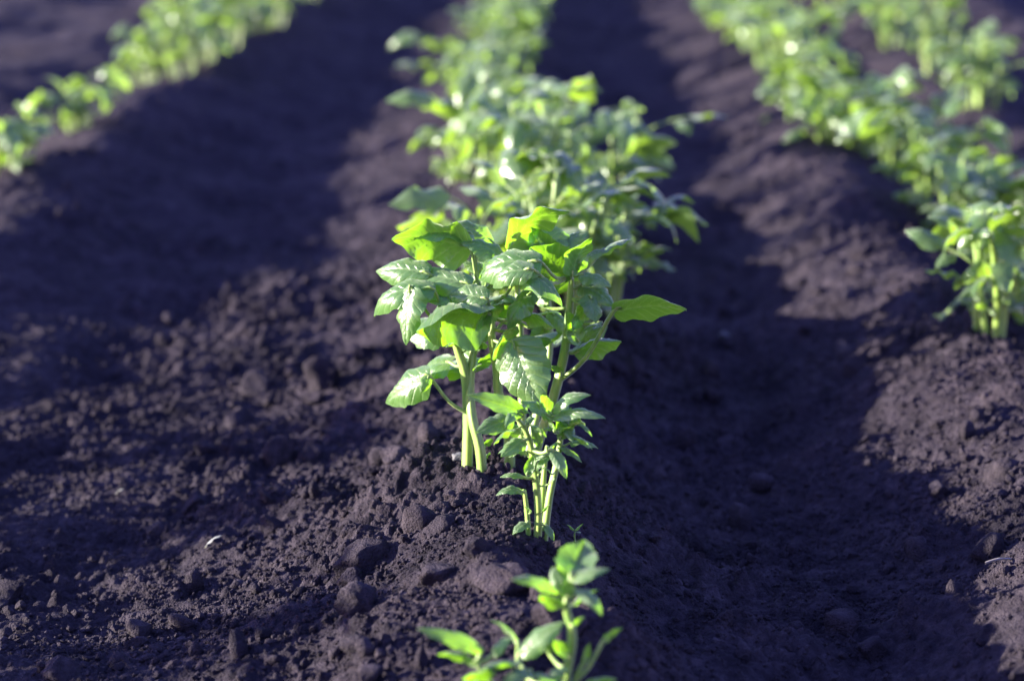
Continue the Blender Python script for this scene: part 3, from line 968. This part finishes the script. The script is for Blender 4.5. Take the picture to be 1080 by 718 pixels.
def plan(H_, nst, spread, rg, nodes=5, leaf=0.070):
    """stems and compound leaves of one plant about the origin: lists of paths and leaflet frames"""
    stems, leaves = [], []
    for s in range(nst):
        az = 6.283 * s / nst + rg.uniform(-0.5, 0.5)
        tilt = rg.uniform(0.06, 0.30) * spread
        hh = H_ * rg.uniform(0.72, 1.0)
        d = Vector((math.cos(az) * tilt, math.sin(az) * tilt, 1)).normalized()
        r0 = rg.uniform(0.01, 0.05) * spread
        b = Vector((math.cos(az) * r0, math.sin(az) * r0, -0.03))
        bend = Vector((rg.uniform(-1, 1), rg.uniform(-1, 1), 0)) * 0.03
        P = [b + d * (hh * f) + bend * (f * f) for f in (0, 0.3, 0.6, 1.0)]
        rad = rg.uniform(0.0055, 0.0080)
        stems.append((P, [rad, rad * 0.95, rad * 0.8, rad * 0.45]))
        la = rg.uniform(0, 6.28)
        for q in range(nodes):
            f = 0.30 + 0.70 * (q + rg.uniform(0, 0.4)) / nodes
            f = min(f, 1.0)
            p = b + d * (hh * f) + bend * (f * f)
            la += 2.4 + rg.uniform(-0.4, 0.4)
            out = Vector((math.cos(la), math.sin(la), 0))
            size = leaf * (0.65 + 0.5 * math.sin(math.pi * min(1, (1.15 - f) * 1.2 + 0.2))) * rg.uniform(0.6, 1.3)
            pl = size * rg.uniform(0.6, 1.2) * (0.5 if f > 0.9 else 1)
            rise = rg.uniform(0.4, 1.3) + (0.5 if f > 0.85 else 0)
            d2 = (out + Vector((0, 0, rise))).normalized()
            m1 = p + d2 * pl * 0.6
            m2 = p + d2 * pl + Vector((0, 0, -0.05 * pl)) + out * pl * 0.25
            fr = []
            drop = rg.uniform(-1.1, 0.6)
            td = (out + Vector((0, 0, drop))).normalized()
            nrm = (Vector((0, 0, 1)) + Vector((rg.uniform(-1.1, 1.1), rg.uniform(-1.1, 1.1), 0)) - out * drop * 0.6)
            fr.append((m2, m2 + td * size, nrm))
            side = Vector((-out.y, out.x, 0))
            for sg in (-1, 1):
                if rg.random() < 0.85:
                    bb = p + (m2 - p) * rg.uniform(0.62, 0.9)
                    ld = (side * sg + out * rg.uniform(0.2, 0.8) + Vector((0, 0, rg.uniform(-0.6, 0.3)))).normalized()
                    fr.append((bb, bb + ld * size * rg.uniform(0.55, 0.8), nrm + side * sg * 0.3))
            leaves.append(([p, m1, m2], fr, size))
    return stems, leaves


def row_plant(loc, H_, nst, spread, seed, label, group, detailed, nodes=5, leaf=0.070):
    rg = random.Random(seed)
    stems, leaves = plan(H_, nst, spread, rg, nodes, leaf)
    e = bpy.data.objects.new('potato_plant', None)
    e.empty_display_size = 0.05
    link(e)
    e.location = loc
    tag(e, label, 'potato plant', group)
    for P, rr in stems:
        tube('stem', P, rr, M['stem'], e, 7)
    if detailed:
        for P, fr, size in leaves:
            st, _ = tube('leaf_stalk', P, [0.0020, 0.0017, 0.0012], M['stem'], e, 5)
            for b, t, n in fr:
                lf = link(bpy.data.objects.new('leaflet', rg.choice(PROTO)[1]), st)
                lf.matrix_basis = frame(b, t, n)
    else:
        co, fs, uv, sv, sf = [], [], [], [], []
        nvv = 0
        for P, fr, size in leaves:
            for b, t, n in fr:
                g = rg.choice(PROTO)[0]
                m = np.array(frame(b, t, n))
                co.append(g[0] @ m[:3, :3].T + m[:3, 3])
                fs.append(g[1] + nvv)
                uv.append(g[2])
                nvv += len(g[0])
        me = mesh_np('foliage', np.concatenate(co), np.concatenate(fs), M['leaf_far'], uv=np.concatenate(uv))
        fo = link(bpy.data.objects.new('foliage', me), e)
        fo['kind'] = 'stuff'
        vs, ff = [], []
        for P, fr, size in leaves:
            v, f, _ = tube_geo(P, [0.0020, 0.0017, 0.0012], 4)
            ff += [tuple(i + len(vs) for i in (q if q[2] != q[3] else q[:3])) for q in f]
            vs += [tuple(x) for x in v]
        me = bpy.data.meshes.new('leaf_stalks')
        me.from_pydata(vs, [], ff)
        me.materials.append(M['stem'])
        so = link(bpy.data.objects.new('leaf_stalks', me), e)
        so['kind'] = 'stuff'
    return e


def place(px, py, H_, nst, spread, seed, label, group=None, detailed=True, **k):
    p = pg(px, py)
    return row_plant((p.x, p.y, gz(p.x, p.y)), H_, nst, spread, seed, label, group, detailed, **k)


# middle row, just behind the sharp plants
place(632, 328, 0.24, 6, 1.0, 28, 'low spreading potato plant showing right of the tallest plant top', nodes=6)
place(585, 338, 0.27, 6, 1.0, 20, 'leafy potato plant hidden for the most part by the tallest one', nodes=6)
place(530, 330, 0.21, 4, 1.0, 29, 'low potato plant peeping out left behind the tallest one', nodes=6)
place(632, 268, 0.33, 6, 0.8, 21, 'bushy potato plant behind the tallest one, its leaves highest on the right', nodes=6)
place(565, 250, 0.29, 6, 0.7, 22, 'leafy potato plant in the heart of the middle clump', nodes=6)
place(580, 215, 0.25, 5, 0.7, 23, 'blurred potato plant at the upper end of the middle clump', nodes=6)
place(522, 215, 0.23, 5, 0.7, 24, 'blurred potato plant at the left side of the middle clump', nodes=6)
place(482, 190, 0.15, 3, 0.7, 25, 'slender low potato plant with bare stems at the left of the middle row')
place(528, 165, 0.20, 5, 0.7, 26, 'bright blurred potato plant in the middle row above the clump', nodes=6)
place(512, 125, 0.18, 4, 0.6, 27, 'blurred potato plant where the middle row narrows')
# right row, near ones
place(1046, 357, 0.23, 5, 0.5, 61, 'nearest potato plant of the right row with thick lit stems', nodes=6)
place(1082, 345, 0.22, 6, 0.8, 32, 'leafy potato plant cut by the right edge of the picture', nodes=6)
place(1012, 332, 0.05, 2, 1.2, 33, 'small low sprout beside the nearest right row plant', nodes=3, leaf=0.03)
place(1052, 290, 0.23, 6, 0.7, 34, 'pale green potato plant right behind the nearest one of the right row', nodes=6)
place(1015, 258, 0.22, 5, 1.0, 30, 'potato plant third from the near end of the right row', nodes=6)
place(985, 228, 0.23, 6, 1.0, 35, 'potato plant in the right row with several upright stems', nodes=6)
place(958, 240, 0.03, 1, 1.0, 36, 'tiny sprout alone left of the right row', nodes=3, leaf=0.03)
place(940, 185, 0.22, 4, 0.8, 37, 'upright potato plant with bright stems in the middle of the right row', nodes=6)
place(905, 160, 0.20, 5, 1.0, 40, 'low potato plant beside the upright one of the right row', nodes=6)
place(872, 148, 0.17, 5, 1.0, 38, 'potato plant leaning left out of the right row', nodes=6)
place(807, 126, 0.03, 1, 1.0, 39, 'tiny pale sprout alone in the right furrow', nodes=3, leaf=0.035)
# left row, near ones
place(2, 182, 0.15, 5, 0.8, 41, 'potato plant cut by the left edge of the picture', nodes=6)
place(80, 138, 0.15, 4, 0.6, 42, 'small potato plant standing alone second from the left edge', nodes=6)
place(156, 90, 0.22, 6, 0.9, 43, 'bushy potato plant at the near end of the dense left row', nodes=6)
place(196, 80, 0.24, 6, 1.1, 44, 'second bushy potato plant of the dense left row', nodes=6)
# fourth row
place(1030, 112, 0.24, 6, 1.0, 51, 'potato plant of the outermost row at the upper right', nodes=6)

far = random.Random(99)


def run(X, y0, y1, step, H_, name, group, seed):
    y = y0
    k = 0
    while y < y1:
        x = float(row_x(X, y)) + far.uniform(-0.05, 0.05)
        row_plant((x, y, gz(x, y)), H_ * far.uniform(0.65, 1.2), far.choice([3, 4, 5]), far.uniform(0.7, 1.1), seed + k, name, group, False, nodes=6)
        y += step * far.uniform(0.8, 1.25)
        k += 1


run(0.0, 6.1, 17, 0.44, 0.17, 'blurred potato plant in the far green band of the middle row', 'far plants of the middle row', 1000)
run(0.65, 5.9, 17, 0.42, 0.22, 'blurred potato plant in the far green band of the right row', 'far plants of the right row', 2000)
run(-1.14, 7.4, 17, 0.40, 0.25, 'blurred potato plant in the far green band of the left row', 'far plants of the left row', 3000)
run(1.17, 6.9, 17, 0.52, 0.24, 'blurred potato plant in the far outermost row at the upper right', 'far plants of the outermost row', 4000)
# the left row goes on beside the camera; its shadows reach across the left furrow
run(-1.14, 1.0, 3.85, 0.40, 0.24, 'potato plant of the left row beyond the left edge of the picture', 'left row plants beyond the picture', 5000)

# crumbled soil drawn up round the feet of the sharp plants
for (px, py) in [(493, 494), (509, 506), (538, 504), (560, 574), (570, 577), (578, 574)]:
    p = pg(px, py)
    for k in range(7):
        a = rgc.uniform(0, 6.28)
        d = rgc.uniform(0.008, 0.028)
        x, y = p.x + math.cos(a) * d, p.y + math.sin(a) * d
        r = rgc.uniform(0.003, 0.0075)
        o = link(bpy.data.objects.new('soil_clod', rgc.choice(CLOD_MESH)))
        o.location = (x, y, gz(x, y) + r * 0.3)
        o.rotation_euler = [rgc.uniform(0, 6.28) for _ in range(3)]
        o.scale = (r, r * rgc.uniform(0.8, 1.2), r)
        tag(o, 'little crumb of soil heaped round the foot of a sharp plant', 'clod', 'crumbs heaped at the plant feet')

# ------------------------------------------------------------------ scraps on the soil
def scrap(px, py, L, ang, label, lift=0.004):
    p = pg(px, py)
    g = leaf_geo(10, 4, 0.42, 0.15, 0.3, 0, 0.2, 0.0, 0, 0.4, int(px))
    o = link(bpy.data.objects.new('leaf_scrap', mesh_np('leaf_scrap', g[0], g[1], M['debris'], uv=g[2])))
    o.location = (p.x, p.y, gz(p.x, p.y) + lift)
    o.rotation_euler = (-0.5, -0.5, ang)
    o.scale = (L, L, L)
    tag(o, label, 'leaf scrap')


scrap(216, 584, 0.026, 0.5, 'pale dry leaf scrap standing up in the left furrow', 0.006)
scrap(122, 528, 0.014, 0.3, 'small pale scrap of leaf farther left in the left furrow', 0.006)


def straw(px, py, L, ang, label):
    p = pg(px, py)
    d = Vector((math.cos(ang), math.sin(ang), 0.08)) * L
    z = max(gz(p.x + d.x * f, p.y + d.y * f) for f in (-.5, -.25, 0, .25, .5)) + 0.002
    o, _ = tube('straw', [-d * 0.5, Vector((0, 0, 0.002)), d * 0.5], [0.0014, 0.0017, 0.0012], M['straw'], None, 6)
    o.location = (p.x, p.y, z)
    tag(o, label, 'straw')


straw(1052, 606, 0.030, 0.25, 'short pale straw on the sunlit soil at the right edge')
